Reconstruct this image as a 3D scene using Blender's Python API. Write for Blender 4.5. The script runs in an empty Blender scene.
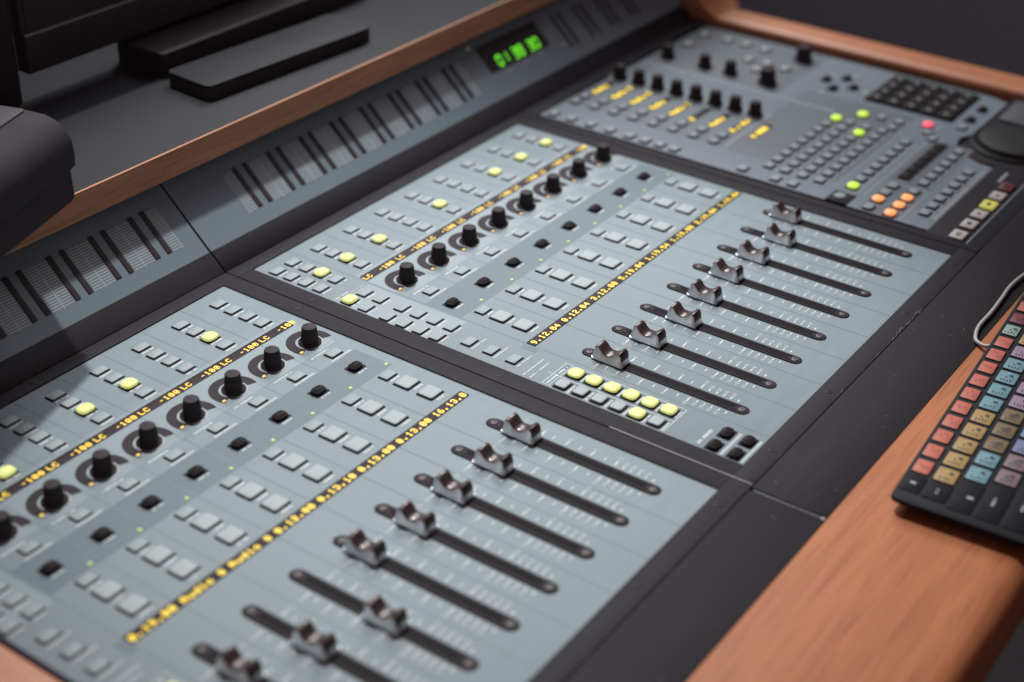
import bpy, math, random
from mathutils import Matrix, Vector

random.seed(7)
S = 0.001                       # everything below is written in millimetres
scene = bpy.context.scene
COL = scene.collection

# ------------------------------------------------------------------ materials
def new_mat(name):
    m = bpy.data.materials.new(name); m.use_nodes = True
    nt = m.node_tree
    return m, nt, nt.nodes['Principled BSDF']

def noise_pair(nt, scale, detail=4, stretch=(1, 1, 1), coord='Object'):
    tc = nt.nodes.new('ShaderNodeTexCoord')
    mp = nt.nodes.new('ShaderNodeMapping'); mp.inputs['Scale'].default_value = stretch
    nz = nt.nodes.new('ShaderNodeTexNoise')
    nz.inputs['Scale'].default_value = scale; nz.inputs['Detail'].default_value = detail
    nt.links.new(tc.outputs[coord], mp.inputs['Vector'])
    nt.links.new(mp.outputs['Vector'], nz.inputs['Vector'])
    return nz, mp

def ramp(nt, src, stops):
    r = nt.nodes.new('ShaderNodeValToRGB')
    e = r.color_ramp.elements
    while len(e) < len(stops): e.new(0.5)
    for i, (p, c) in enumerate(stops):
        e[i].position = p; e[i].color = (*c, 1)
    nt.links.new(src, r.inputs['Fac'])
    return r

def bump(nt, b, src, strength, dist=0.0004):
    bp = nt.nodes.new('ShaderNodeBump')
    bp.inputs['Strength'].default_value = strength; bp.inputs['Distance'].default_value = dist
    nt.links.new(src, bp.inputs['Height']); nt.links.new(bp.outputs['Normal'], b.inputs['Normal'])

def mat(name, col, rough=0.5, metal=0.0, var=0.08, scale=60, spec=0.5, bumpy=0.0, bscale=900, coat=0.0):
    m, nt, b = new_mat(name)
    b.inputs['Roughness'].default_value = rough; b.inputs['Metallic'].default_value = metal
    b.inputs['Specular IOR Level'].default_value = spec
    b.inputs['Coat Weight'].default_value = coat
    nz, _ = noise_pair(nt, scale)
    lo = tuple(c * (1 - var) for c in col); hi = tuple(min(1, c * (1 + var)) for c in col)
    r = ramp(nt, nz.outputs['Fac'], [(0.3, lo), (0.7, hi)])
    nt.links.new(r.outputs['Color'], b.inputs['Base Color'])
    if bumpy:
        n2, _ = noise_pair(nt, bscale, 2)
        bump(nt, b, n2.outputs['Fac'], bumpy)
    return m

def glow(name, col, strength, base=(0.5, 0.5, 0.4), rough=0.4, core=0):
    m, nt, b = new_mat(name)
    b.inputs['Base Color'].default_value = (*base, 1)
    b.inputs['Roughness'].default_value = rough
    b.inputs['Emission Color'].default_value = (*col, 1)
    b.inputs['Emission Strength'].default_value = strength
    if core:
        tc = nt.nodes.new('ShaderNodeTexCoord')
        mp = nt.nodes.new('ShaderNodeMapping'); mp.inputs['Scale'].default_value = (150, 190, 0)
        ln = nt.nodes.new('ShaderNodeVectorMath'); ln.operation = 'LENGTH'
        nt.links.new(tc.outputs['Object'], mp.inputs['Vector']); nt.links.new(mp.outputs['Vector'], ln.inputs[0])
        mr = nt.nodes.new('ShaderNodeMapRange')
        mr.inputs['From Min'].default_value = 0.0; mr.inputs['From Max'].default_value = 1.0
        mr.inputs['To Min'].default_value = strength*(1+core); mr.inputs['To Max'].default_value = strength*(1-core*0.6)
        nt.links.new(ln.outputs['Value'], mr.inputs['Value'])
        nt.links.new(mr.outputs['Result'], b.inputs['Emission Strength'])
    return m

def wood(name, axis, tint=1.0, rough=0.5, spec=0.25):
    m, nt, b = new_mat(name)
    st = (2.2, 26, 26) if axis == 'x' else (26, 2.2, 26)
    nz, mp = noise_pair(nt, 3.2, 8, st)
    nz.inputs['Distortion'].default_value = 0.9
    n2, _ = noise_pair(nt, 22, 6, (0.5, 9, 9) if axis == 'x' else (9, 0.5, 9))
    n3, _ = noise_pair(nt, 5, 3)
    mx = nt.nodes.new('ShaderNodeMath'); mx.operation = 'MULTIPLY_ADD'
    mx.inputs[1].default_value = 0.45
    nt.links.new(n2.outputs['Fac'], mx.inputs[0]); nt.links.new(nz.outputs['Fac'], mx.inputs[2])
    m2 = nt.nodes.new('ShaderNodeMath'); m2.operation = 'MULTIPLY_ADD'; m2.inputs[1].default_value = 0.35
    nt.links.new(n3.outputs['Fac'], m2.inputs[0]); nt.links.new(mx.outputs[0], m2.inputs[2])
    tr, tg, tb = tint if isinstance(tint, tuple) else (tint,)*3
    r = ramp(nt, m2.outputs[0], [(0.55, (0.395*tr, 0.138*tg, 0.057*tb)), (0.80, (0.44*tr, 0.156*tg, 0.066*tb)),
                                 (0.92, (0.47*tr, 0.169*tg, 0.072*tb)), (1.0, (0.50*tr, 0.184*tg, 0.080*tb))])
    nt.links.new(r.outputs['Color'], b.inputs['Base Color'])
    b.inputs['Roughness'].default_value = rough; b.inputs['Specular IOR Level'].default_value = spec
    n5, _ = noise_pair(nt, 70, 3, (0.35, 12, 12) if axis == 'x' else (12, 0.35, 12))
    pore = ramp(nt, n5.outputs['Fac'], [(0.36, (0.62, 0.56, 0.52)), (0.47, (1, 1, 1))])
    mixp = nt.nodes.new('ShaderNodeMix'); mixp.data_type = 'RGBA'; mixp.blend_type = 'MULTIPLY'
    mixp.inputs[0].default_value = 0.6
    nt.links.new(r.outputs['Color'], mixp.inputs[6]); nt.links.new(pore.outputs['Color'], mixp.inputs[7])
    nt.links.new(mixp.outputs[2], b.inputs['Base Color'])
    bump(nt, b, m2.outputs[0], 0.12)
    return m

def speckle(name):
    m, nt, b = new_mat(name)
    nz, _ = noise_pair(nt, 420, 2)
    n2, _ = noise_pair(nt, 900, 1)
    mx = nt.nodes.new('ShaderNodeMath'); mx.operation = 'ADD'
    nt.links.new(nz.outputs['Fac'], mx.inputs[0]); nt.links.new(n2.outputs['Fac'], mx.inputs[1])
    r = ramp(nt, mx.outputs[0], [(0.40, (0.006, 0.006, 0.008)), (0.5, (0.015, 0.0145, 0.0185)), (0.60, (0.036, 0.035, 0.043))])
    nt.links.new(r.outputs['Color'], b.inputs['Base Color'])
    b.inputs['Roughness'].default_value = 0.7; b.inputs['Specular IOR Level'].default_value = 0.15
    bump(nt, b, nz.outputs['Fac'], 0.2)
    return m

def scuffed(name, col, rough=0.5, speck=(0.28, 0.26, 0.27), amount=0.75, size=75, spec=0.10, var=0.07):
    """painted or moulded surface with fine wear and dust specks"""
    m, nt, b = new_mat(name)
    n1, _ = noise_pair(nt, 9, 6, (3, 14, 3))
    n2, _ = noise_pair(nt, 160, 3)
    vor = nt.nodes.new('ShaderNodeTexVoronoi'); vor.inputs['Scale'].default_value = size
    tc = nt.nodes.new('ShaderNodeTexCoord'); nt.links.new(tc.outputs['Object'], vor.inputs['Vector'])
    b.inputs['Specular IOR Level'].default_value = spec
    base = ramp(nt, n1.outputs['Fac'], [(0.35, tuple(c*(1-var) for c in col)), (0.7, tuple(c*(1+var) for c in col))])
    dots = ramp(nt, vor.outputs['Distance'], [(0.0, (1, 1, 1)), (0.045, (0, 0, 0))])
    msk = ramp(nt, n2.outputs['Fac'], [(0.52, (0, 0, 0)), (0.58, (1, 1, 1))])
    mul = nt.nodes.new('ShaderNodeMath'); mul.operation = 'MULTIPLY'
    nt.links.new(dots.outputs['Color'], mul.inputs[0]); nt.links.new(msk.outputs['Color'], mul.inputs[1])
    mm = nt.nodes.new('ShaderNodeMath'); mm.operation = 'MULTIPLY'; mm.inputs[1].default_value = amount
    nt.links.new(mul.outputs[0], mm.inputs[0])
    mix = nt.nodes.new('ShaderNodeMix'); mix.data_type = 'RGBA'
    nt.links.new(mm.outputs[0], mix.inputs[0]); nt.links.new(base.outputs['Color'], mix.inputs[6])
    mix.inputs[7].default_value = (*speck, 1)
    nt.links.new(mix.outputs[2], b.inputs['Base Color'])
    rr = ramp(nt, n1.outputs['Fac'], [(0.3, (rough-0.03,)*3), (0.75, (rough+0.06,)*3)])
    nt.links.new(rr.outputs['Color'], b.inputs['Roughness'])
    n4, _ = noise_pair(nt, 1100, 2)
    bump(nt, b, n4.outputs['Fac'], 0.25, 0.0002)
    return m

def worn_key(name, col, worn=0.0):
    m, nt, b = new_mat(name)
    n1, _ = noise_pair(nt, 130, 4)
    tc = nt.nodes.new('ShaderNodeTexCoord')
    gr = nt.nodes.new('ShaderNodeVectorMath'); gr.operation = 'LENGTH'
    mp = nt.nodes.new('ShaderNodeMapping'); mp.inputs['Scale'].default_value = (190, 230, 0)
    nt.links.new(tc.outputs['Object'], mp.inputs['Vector']); nt.links.new(mp.outputs['Vector'], gr.inputs[0])
    sub = nt.nodes.new('ShaderNodeMath'); sub.operation = 'MULTIPLY_ADD'; sub.inputs[1].default_value = 0.5
    nt.links.new(n1.outputs['Fac'], sub.inputs[0]); nt.links.new(gr.outputs['Value'], sub.inputs[2])
    msk = ramp(nt, sub.outputs[0], [(0.45, (worn,)*3), (1.15, (0, 0, 0))])
    base = ramp(nt, n1.outputs['Fac'], [(0.3, tuple(c*0.82 for c in col)), (0.7, tuple(min(1, c*1.1) for c in col))])
    mix = nt.nodes.new('ShaderNodeMix'); mix.data_type = 'RGBA'
    nt.links.new(msk.outputs['Color'], mix.inputs[0]); nt.links.new(base.outputs['Color'], mix.inputs[6])
    mix.inputs[7].default_value = (0.035, 0.028, 0.03, 1)
    nt.links.new(mix.outputs[2], b.inputs['Base Color'])
    b.inputs['Roughness'].default_value = 0.55
    return m

M = {}
M['panel'] = scuffed('panel_paint', (0.274, 0.333, 0.365), 0.5, (0.16, 0.19, 0.205), 0.55, 110, 0.14, 0.035)
M['band'] = scuffed('band_paint', (0.132, 0.184, 0.214), 0.5, (0.07, 0.09, 0.10), 0.8, 120, 0.3, 0.05)
M['band_soft'] = mat('soft_band_paint', (0.228, 0.290, 0.324), 0.5, var=0.04, scale=25)
M['groove'] = mat('channel_line', (0.17, 0.23, 0.255), 0.6)
M['print'] = mat('white_print', (0.72, 0.77, 0.78), 0.6, var=0.12, scale=500)
M['print_dim'] = mat('pale_print', (0.46, 0.51, 0.52), 0.6, var=0.12, scale=500)
M['master'] = scuffed('master_paint', (0.205, 0.246, 0.290), 0.5, (0.10, 0.12, 0.13), 0.6, 110, 0.3, 0.05)
M['slate'] = mat('slate_paint', (0.130, 0.156, 0.188), 0.5, var=0.05, scale=20)
M['bridge'] = mat('bridge_paint', (0.225, 0.285, 0.330), 0.5, var=0.04, scale=14)
M['bridge_print'] = mat('bridge_print', (0.52, 0.58, 0.61), 0.6)
M['black'] = scuffed('black_frame_plastic', (0.031, 0.0262, 0.0335), 0.6)
M['strip'] = scuffed('black_armrest_vinyl', (0.0222, 0.0187, 0.0240), 0.62)
M['dark'] = mat('matt_dark', (0.055, 0.043, 0.049), 0.75, spec=0.2)
M['well'] = mat('button_well', (0.032, 0.024, 0.031), 0.8, spec=0.1)
M['cap'] = mat('grey_button_cap', (0.325, 0.378, 0.395), 0.62, var=0.05, scale=90)
M['cap_big'] = mat('pale_button_cap', (0.385, 0.435, 0.452), 0.6, var=0.05, scale=90)
M['mcap'] = mat('master_button_cap', (0.315, 0.358, 0.388), 0.55, var=0.07, scale=90)
M['white_cap'] = mat('white_button_cap', (0.50, 0.52, 0.53), 0.4, var=0.05)
M['ivory_cap'] = mat('ivory_button_cap', (0.58, 0.53, 0.50), 0.5, var=0.05)
M['black_cap'] = mat('black_button_cap', (0.030, 0.025, 0.029), 0.6, spec=0.15)
M['maroon_cap'] = mat('maroon_button_cap', (0.16, 0.02, 0.024), 0.5)
M['yellow_cap'] = glow('yellow_button_cap', (0.75, 0.72, 0.12), 0.35, (0.55, 0.52, 0.12))
M['lit'] = glow('lit_yellow_green_cap', (0.80, 0.84, 0.24), 0.62, (0.42, 0.45, 0.20), 0.6, 0.35)
M['lit_green'] = glow('lit_green_cap', (0.56, 0.86, 0.05), 0.9, (0.35, 0.5, 0.08), 0.5, 0.4)
M['lit_orange'] = glow('lit_orange_cap', (1.0, 0.36, 0.12), 0.9, (0.5, 0.25, 0.12), 0.5, 0.45)
M['lit_red'] = glow('lit_red_cap', (1.0, 0.10, 0.16), 1.0, (0.5, 0.1, 0.12), 0.5, 0.45)
M['amber'] = glow('amber_text', (1.0, 0.66, 0.06), 1.7, (0.1, 0.06, 0.01))
M['yellow_text'] = glow('yellow_text', (1.0, 0.69, 0.03), 1.65, (0.1, 0.08, 0.01))
M['master_text'] = glow('master_text', (1.0, 0.70, 0.04), 2.4, (0.1, 0.08, 0.01))
M['display'] = mat('display_window', (0.036, 0.022, 0.028), 0.6, spec=0.15)
M['green_led'] = glow('green_led', (0.46, 0.80, 0.16), 0.5, (0.3, 0.5, 0.2))
M['amber_led'] = glow('amber_led', (1.0, 0.66, 0.16), 0.95, (0.4, 0.25, 0.05))
M['clock'] = glow('green_digits', (0.20, 1.0, 0.03), 1.0, (0.05, 0.2, 0.02))
M['dim_led'] = glow('dim_green_led', (0.18, 0.24, 0.09), 0.5, (0.1, 0.1, 0.05))
M['knob'] = mat('knob_rubber', (0.050, 0.042, 0.048), 0.65, spec=0.15, bumpy=0.1)
M['ring_print'] = mat('knob_ring_print', (0.036, 0.027, 0.035), 0.7, spec=0.2)
M['silver'] = mat('silver_line', (0.36, 0.35, 0.37), 0.5, metal=0.1)
M['screw'] = mat('screw_steel', (0.105, 0.085, 0.088), 0.55, metal=0.3)
M['dark_screw'] = mat('dark_screw', (0.025, 0.0215, 0.026), 0.6, spec=0.2)
M['slot'] = mat('fader_slot_metal', (0.026, 0.020, 0.025), 0.6, spec=0.12)
M['slit'] = mat('fader_slit', (0.015, 0.011, 0.014), 0.8, spec=0.1)
M['cap_side'] = mat('fader_cap_grey', (0.80, 0.83, 0.85), 0.42, metal=0.8, var=0.15, scale=200)
M['cap_top'] = mat('fader_cap_brown_reflection', (0.080, 0.054, 0.055), 0.32, metal=0.3, var=0.3, scale=300, coat=0.1)  # brown is the dark reflection in the chrome top, put into its colour
M['wood_x'] = wood('wood_grain_along', 'x')
M['wood_y'] = wood('wood_grain_side', 'y', (1.35, 1.5, 1.7), 0.4, 0.6)
M['wood_dark'] = wood('wood_trim_grain', 'x', (1.35, 1.8, 2.4))
M['shelf'] = speckle('speckled_laminate')
M['kb_body'] = mat('keyboard_black', (0.0125, 0.012, 0.017), 0.6, spec=0.12)
M['kb_key'] = mat('keyboard_black_key', (0.0115, 0.011, 0.0155), 0.6, spec=0.12)
M['kb_glyph'] = mat('key_glyph', (0.45, 0.45, 0.46), 0.6)
M['ink'] = mat('key_ink', (0.03, 0.028, 0.04), 0.6)
M['ink_red'] = mat('key_ink_red', (0.26, 0.06, 0.045), 0.6)
M['cable'] = mat('white_cable', (0.44, 0.41, 0.42), 0.45)
M['device'] = mat('black_device_plastic', (0.062, 0.053, 0.064), 0.75, spec=0.08, bumpy=0.12)
M['slab'] = mat('grey_slab', (0.036, 0.035, 0.042), 0.65, spec=0.12, bumpy=0.1)
M['slab_side'] = mat('slab_edge', (0.060, 0.055, 0.060), 0.6, spec=0.2)
M['monitor'] = mat('monitor_black', (0.068, 0.060, 0.070), 0.6, spec=0.2)
M['screen'] = mat('monitor_screen', (0.060, 0.054, 0.063), 0.4, spec=0.2)
M['lip'] = mat('monitor_lip_highlight', (0.42, 0.39, 0.41), 0.5)  # pale colour stands in for light on the top of the bezel lip
M['meter'] = mat('meter_window', (0.060, 0.052, 0.060), 0.5, spec=0.2)
M['wall'] = mat('dim_wall', (0.165, 0.150, 0.175), 0.9, spec=0.1)
M['scuff'] = mat('scuff_grey', (0.17, 0.155, 0.165), 0.8, var=0.3, scale=400)
M['floor'] = mat('dark_carpet', (0.045, 0.038, 0.044), 0.95)
M['wheel'] = mat('jog_wheel', (0.020, 0.017, 0.020), 0.55, spec=0.3)
M['pad'] = mat('grey_pad', (0.085, 0.088, 0.10), 0.45)

# ------------------------------------------------------------------ mesh builder
class MB:
    def __init__(self): self.v = []; self.f = []; self.mi = []
    def add(self, verts, faces, mi=0):
        o = len(self.v); self.v += [tuple(p) for p in verts]
        for q in faces: self.f.append(tuple(o + i for i in q)); self.mi.append(mi)
    def box(self, x0, x1, y0, y1, z0, z1, mi=0):
        v = [(x0,y0,z0),(x1,y0,z0),(x1,y1,z0),(x0,y1,z0),(x0,y0,z1),(x1,y0,z1),(x1,y1,z1),(x0,y1,z1)]
        self.add(v, [(3,2,1,0),(4,5,6,7),(0,1,5,4),(1,2,6,5),(2,3,7,6),(3,0,4,7)], mi)
    def loft(self, loops, mis=0, top=True, bottom=True):
        n = len(loops[0]); v = [p for l in loops for p in l]
        o = len(self.v); self.v += [tuple(p) for p in v]
        for k in range(len(loops)-1):
            m = mis[k] if isinstance(mis, (list, tuple)) else mis
            for i in range(n):
                j = (i+1) % n
                self.f.append((o+k*n+i, o+k*n+j, o+(k+1)*n+j, o+(k+1)*n+i)); self.mi.append(m)
        lm = mis[-1] if isinstance(mis, (list, tuple)) else mis
        fm = mis[0] if isinstance(mis, (list, tuple)) else mis
        if top: self.f.append(tuple(o+(len(loops)-1)*n+i for i in range(n))); self.mi.append(lm)
        if bottom: self.f.append(tuple(o+i for i in reversed(range(n)))); self.mi.append(fm)
    def rbox(self, cx, cy, w, d, z0, z1, r=1.0, bev=0.4, mi=0, dome=0.0, seg=3, skirt=None, skirt_z=None):
        """rounded rectangle prism, bevelled top, optional domed top and dark skirt"""
        def loop(ins, z):
            rr = max(0.05, r-ins*0.6); hw, hd = w/2-ins, d/2-ins; out = []
            for (sx, sy, a0) in ((1,1,0),(-1,1,90),(-1,-1,180),(1,-1,270)):
                for k in range(seg+1):
                    a = math.radians(a0 + 90*k/seg)
                    out.append((cx+sx*(hw-rr)+rr*math.cos(a), cy+sy*(hd-rr)+rr*math.sin(a), z))
            return out
        loops = [loop(0, z0)]; mis = []
        if skirt is not None:
            zs = skirt_z if skirt_z is not None else z0+(z1-z0)*0.55
            loops.append(loop(0, zs)); mis.append(skirt)
        loops += [loop(0, z1-bev), loop(bev*0.3, z1-bev*0.3), loop(bev, z1)]
        mis += [mi, mi, mi]
        if dome:
            for q, h in ((0.25, 0.45), (0.5, 0.8), (0.75, 0.97)):
                loops.append(loop(bev+(min(w, d)/2-bev)*q, z1+dome*h)); mis.append(mi)
        self.loft(loops, mis)
    def disc(self, cx, cy, r, z0, z1, mi=0, n=24, r2=None):
        r2 = r if r2 is None else r2
        l0 = [(cx+r*math.cos(2*math.pi*i/n), cy+r*math.sin(2*math.pi*i/n), z0) for i in range(n)]
        l1 = [(cx+r2*math.cos(2*math.pi*i/n), cy+r2*math.sin(2*math.pi*i/n), z1) for i in range(n)]
        self.loft([l0, l1], mi)
    def lathe(self, cx, cy, prof, mis=0, n=28, ridge=0.0, ridge_z=(0, 0)):
        loops = []
        for r, z in prof:
            l = []
            for i in range(n):
                rr = r*(1-ridge*(i % 2)) if ridge_z[0] <= z <= ridge_z[1] else r
                a = 2*math.pi*i/n
                l.append((cx+rr*math.cos(a), cy+rr*math.sin(a), z))
            loops.append(l)
        self.loft(loops, mis)
    def arc(self, cx, cy, r0, r1, a0, a1, z0, z1, mi=0, n=36, taper=0.0):
        top_o = []; top_i = []
        for k in range(n+1):
            a = math.radians(a0+(a1-a0)*k/n)
            ri = r0
            if taper:
                q = k/n
                if q < 0.22: ri = r0+(r1-r0-0.6)*(1-q/0.22)**1.6*taper
            top_o.append((cx+r1*math.cos(a), cy+r1*math.sin(a))); top_i.append((cx+ri*math.cos(a), cy+ri*math.sin(a)))
        v = []; f = []
        for z in (z0, z1):
            v += [(x, y, z) for x, y in top_o]; v += [(x, y, z) for x, y in top_i]
        N = n+1
        for k in range(n):
            f.append((2*N+k, 2*N+k+1, 3*N+k+1, 3*N+k))
            f.append((N+k, N+k+1, k+1, k))
            f.append((k, k+1, 2*N+k+1, 2*N+k)); f.append((N+k+1, N+k, 3*N+k, 3*N+k+1))
        f.append((0, 2*N, 3*N, N)); f.append((n, N+n, 3*N+n, 2*N+n))
        self.add(v, f, mi)
    def prism_x(self, prof, x0, x1, mi=0):
        """profile in (y,z), counter-clockwise seen from +x"""
        self.loft([[(x0, y, z) for y, z in prof], [(x1, y, z) for y, z in prof]], mi)
    def prism_y(self, prof, y0, y1, mi=0):
        self.loft([[(x, y1, z) for x, z in prof], [(x, y0, z) for x, z in prof]], mi)
    def prism_z(self, pts, z0, z1, mi=0):
        self.loft([[(x, y, z0) for x, y in pts], [(x, y, z1) for x, y in pts]], mi)
    def stadium(self, cx, y0, y1, w, z0, z1, mi=0, n=8):
        r = w/2; pts = []
        for k in range(n+1):
            a = math.pi*k/n; pts.append((cx+r*math.cos(a), y1-r+r*math.sin(a)))
        for k in range(n+1):
            a = math.pi+math.pi*k/n; pts.append((cx+r*math.cos(a), y0+r+r*math.sin(a)))
        self.prism_z(pts, z0, z1, mi)
    def tube(self, pts, r, mi=0, n=10):
        loops = []; P = [Vector(p) for p in pts]
        for i, p in enumerate(P):
            d = (P[min(i+1, len(P)-1)]-P[max(i-1, 0)]).normalized()
            u = d.cross(Vector((0, 0, 1))); u = u.normalized() if u.length > 1e-4 else Vector((1, 0, 0))
            w = u.cross(d)
            loops.append([p+r*(math.cos(2*math.pi*k/n)*u+math.sin(2*math.pi*k/n)*w) for k in range(n)])
        self.loft(loops, mi)
    def mesh(self, name, mats, smooth=0.6):
        me = bpy.data.meshes.new(name)
        me.from_pydata([(x*S, y*S, z*S) for x, y, z in self.v], [], self.f)
        for m in mats: me.materials.append(m)
        me.polygons.foreach_set('material_index', self.mi)
        if smooth:
            me.polygons.foreach_set('use_smooth', [True]*len(me.polygons))
            me.set_sharp_from_angle(angle=smooth)
        me.update()
        return me
    def build(self, name, mats, parent=None, loc=(0, 0, 0), smooth=0.6):
        if not isinstance(mats, (list, tuple)): mats = [mats]
        return put(name, self.mesh(name, mats, smooth), parent, loc)

def put(name, me, parent=None, loc=(0, 0, 0), label=None):
    o = bpy.data.objects.new(name, me); COL.objects.link(o)
    o.parent = parent; o.location = (loc[0]*S, loc[1]*S, loc[2]*S)
    if label: o['label'] = label
    return o

def thing(name, label, cat, loc=(0, 0, 0), rot=(0, 0, 0), group=None):
    o = bpy.data.objects.new(name, None); COL.objects.link(o)
    o.empty_display_size = 0.02
    o.location = (loc[0]*S, loc[1]*S, loc[2]*S); o.rotation_euler = rot
    o['label'] = label; o['category'] = cat
    if group: o['group'] = group
    return o

def tag(o, label, cat, group=None):
    o['label'] = label; o['category'] = cat
    if group: o['group'] = group
    return o

# ------------------------------------------------------------------ dot-matrix lettering
FONT = {
 '0': "01110 10001 10011 10101 11001 10001 01110", '1': "00100 01100 00100 00100 00100 00100 01110",
 '2': "01110 10001 00001 00110 01000 10000 11111", '3': "01110 10001 00001 00110 00001 10001 01110",
 '4': "00010 00110 01010 10010 11111 00010 00010", '5': "11111 10000 11110 00001 00001 10001 01110",
 '6': "00110 01000 10000 11110 10001 10001 01110", '7': "11111 00001 00010 00100 01000 01000 01000",
 '8': "01110 10001 10001 01110 10001 10001 01110", '9': "01110 10001 10001 01111 00001 00010 01100",
 '-': "00000 00000 00000 01110 00000 00000 00000", '.': "00000 00000 00000 00000 00000 01100 01100",
 'L': "10000 10000 10000 10000 10000 10000 11111", 'C': "01110 10001 10000 10000 10000 10001 01110",
 'A': "01110 10001 10001 11111 10001 10001 10001", 'u': "00000 00000 10001 10001 10001 10011 01101",
 'd': "00001 00001 01101 10011 10001 10001 01111", 'i': "00100 00000 01100 00100 00100 00100 01110",
 'o': "00000 00000 01110 10001 10001 10001 01110",
 ' ': "00000 00000 00000 00000 00000 00000 00000"}

def dot_text(b, txt, x, y, h, z, dot=0.86, th=0.1, mi=0, pitch=6.0):
    """5x7 dots; x,y is the lower-left corner, h the character height"""
    p = h/7.0
    for c in txt:
        rows = FONT.get(c, FONT[' ']).split()
        for r, row in enumerate(rows):
            for k, bit in enumerate(row):
                if bit == '1':
                    cx = x+(k+0.5)*p; cy = y+(6.5-r)*p; q = p*dot/2
                    b.add([(cx-q,cy-q,z),(cx+q,cy-q,z),(cx+q,cy+q,z),(cx-q,cy+q,z)], [(0,1,2,3)], mi)
        x += p*pitch
    return x

def caption(b, x0, x1, y, h, z, mi=0, fill=0.9):
    """a run of tiny printed letters, too small to read"""
    x = x0
    while x < x1-0.3:
        w = random.uniform(0.55, 0.95)
        if random.random() < fill:
            hh = h*random.choice((0.8, 1.0, 1.0))
            b.box(x, min(x+w, x1), y-hh/2, y+hh/2, z, z+0.03, mi)
        x += w+0.28

# ------------------------------------------------------------------ shared part meshes
def button_mesh(name, w, d, h, cap, r=0.9, gap=0.75, dome=0.0, bev=0.45):
    b = MB()
    b.rbox(0, 0, w, d, 0.10, 0.24, r=0.7, bev=0.04, mi=1, seg=2)
    b.rbox(0, 0, w-2*gap, d-2*gap, 0.24, h, r=r, bev=bev, mi=0, dome=dome, skirt=1, skirt_z=0.24+(h-0.24)*0.35)
    return b.mesh(name, [cap, M['well']])

ME = {}
ME['btn'] = button_mesh('button', 11.2, 8.2, 1.2, M['cap'], bev=0.25)
ME['btn_lit'] = button_mesh('button', 11.4, 9.6, 2.6, M['lit'], r=2.8, gap=0.6, dome=0.8)
ME['big'] = button_mesh('large_button', 13.4, 12.6, 1.5, M['cap_big'], r=1.6, dome=0.22)
ME['assign'] = button_mesh('assign_button', 10.6, 9.8, 1.9, M['cap_big'], r=1.6, gap=0.9, dome=0.12)
ME['assign_lit'] = button_mesh('assign_button', 10.8, 10.8, 2.5, M['lit'], r=2.6, gap=0.8, dome=0.5)
ME['blk'] = button_mesh('black_button', 11.6, 9.0, 2.3, M['black_cap'], r=3.0, gap=0.9, dome=1.6)
ME['mbtn'] = button_mesh('button', 10.8, 8.6, 2.0, M['mcap'], r=1.2, gap=0.8, dome=0.3)
for k_, m_ in (('green', 'lit_green'), ('orange', 'lit_orange'), ('red', 'lit_red')):
    ME['m_'+k_] = button_mesh('button', 11.4, 9.6, 2.4, M[m_], r=3.6, gap=0.5, dome=0.9)

b = MB()
b.lathe(0, 0, [(7.5, 0.12), (7.5, 0.8), (6.9, 1.3), (5.9, 2.4), (5.65, 3.0), (4.9, 11.0), (4.5, 11.8), (3.8, 12.0), (0.05, 12.05)], 0, 40, 0.05, (2.9, 11.1))
b.box(-0.3, 0.3, 0.5, 3.7, 12.0, 12.15, 1)
ME['knob'] = b.mesh('knob', [M['knob'], M['dark_screw']], 0.5)
b = MB()
b.lathe(0, 0, [(9.2, 0.12), (9.2, 1.0), (8.2, 1.9), (7.4, 3.0), (6.6, 12.6), (6.1, 13.6), (5.2, 14.0), (0.05, 14.05)], 0, 40, 0.04, (2.9, 12.8))
ME['knob_big'] = b.mesh('knob', [M['knob']], 0.5)
b = MB()
b.arc(0, 0, 9.3, 15.4, -20, 205, 0.16, 0.22, 0, 48, 0)
b.arc(0, 0, 8.0, 8.6, 0, 360, 0.16, 0.26, 1, 40)
ME['ring'] = b.mesh('knob_ring', [M['ring_print'], M['silver']])
b = MB(); b.rbox(0, 0, 2.6, 1.8, 0.22, 0.5, r=0.6, bev=0.15)
ME['ring_led'] = b.mesh('led', [M['amber_led']])
b = MB(); b.disc(0, 0, 1.3, 0.1, 0.7, 0, 14, 1.0)
ME['led'] = b.mesh('led', [M['green_led']])
b = MB(); b.lathe(0, 0, [(2.3, 0.0), (2.3, 0.45), (1.9, 0.7), (0.9, 0.7), (0.8, 0.35), (0.05, 0.35)], 0, 18)
ME['slot_screw'] = b.mesh('screw', [M['screw']])
b = MB(); b.lathe(0, 0, [(2.3, 0.0), (2.3, 0.15), (1.9, 0.32), (1.0, 0.34), (0.9, 0.05), (0.05, 0.05)], 0, 18)
ME['frame_screw'] = b.mesh('screw', [M['dark_screw']])

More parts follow.
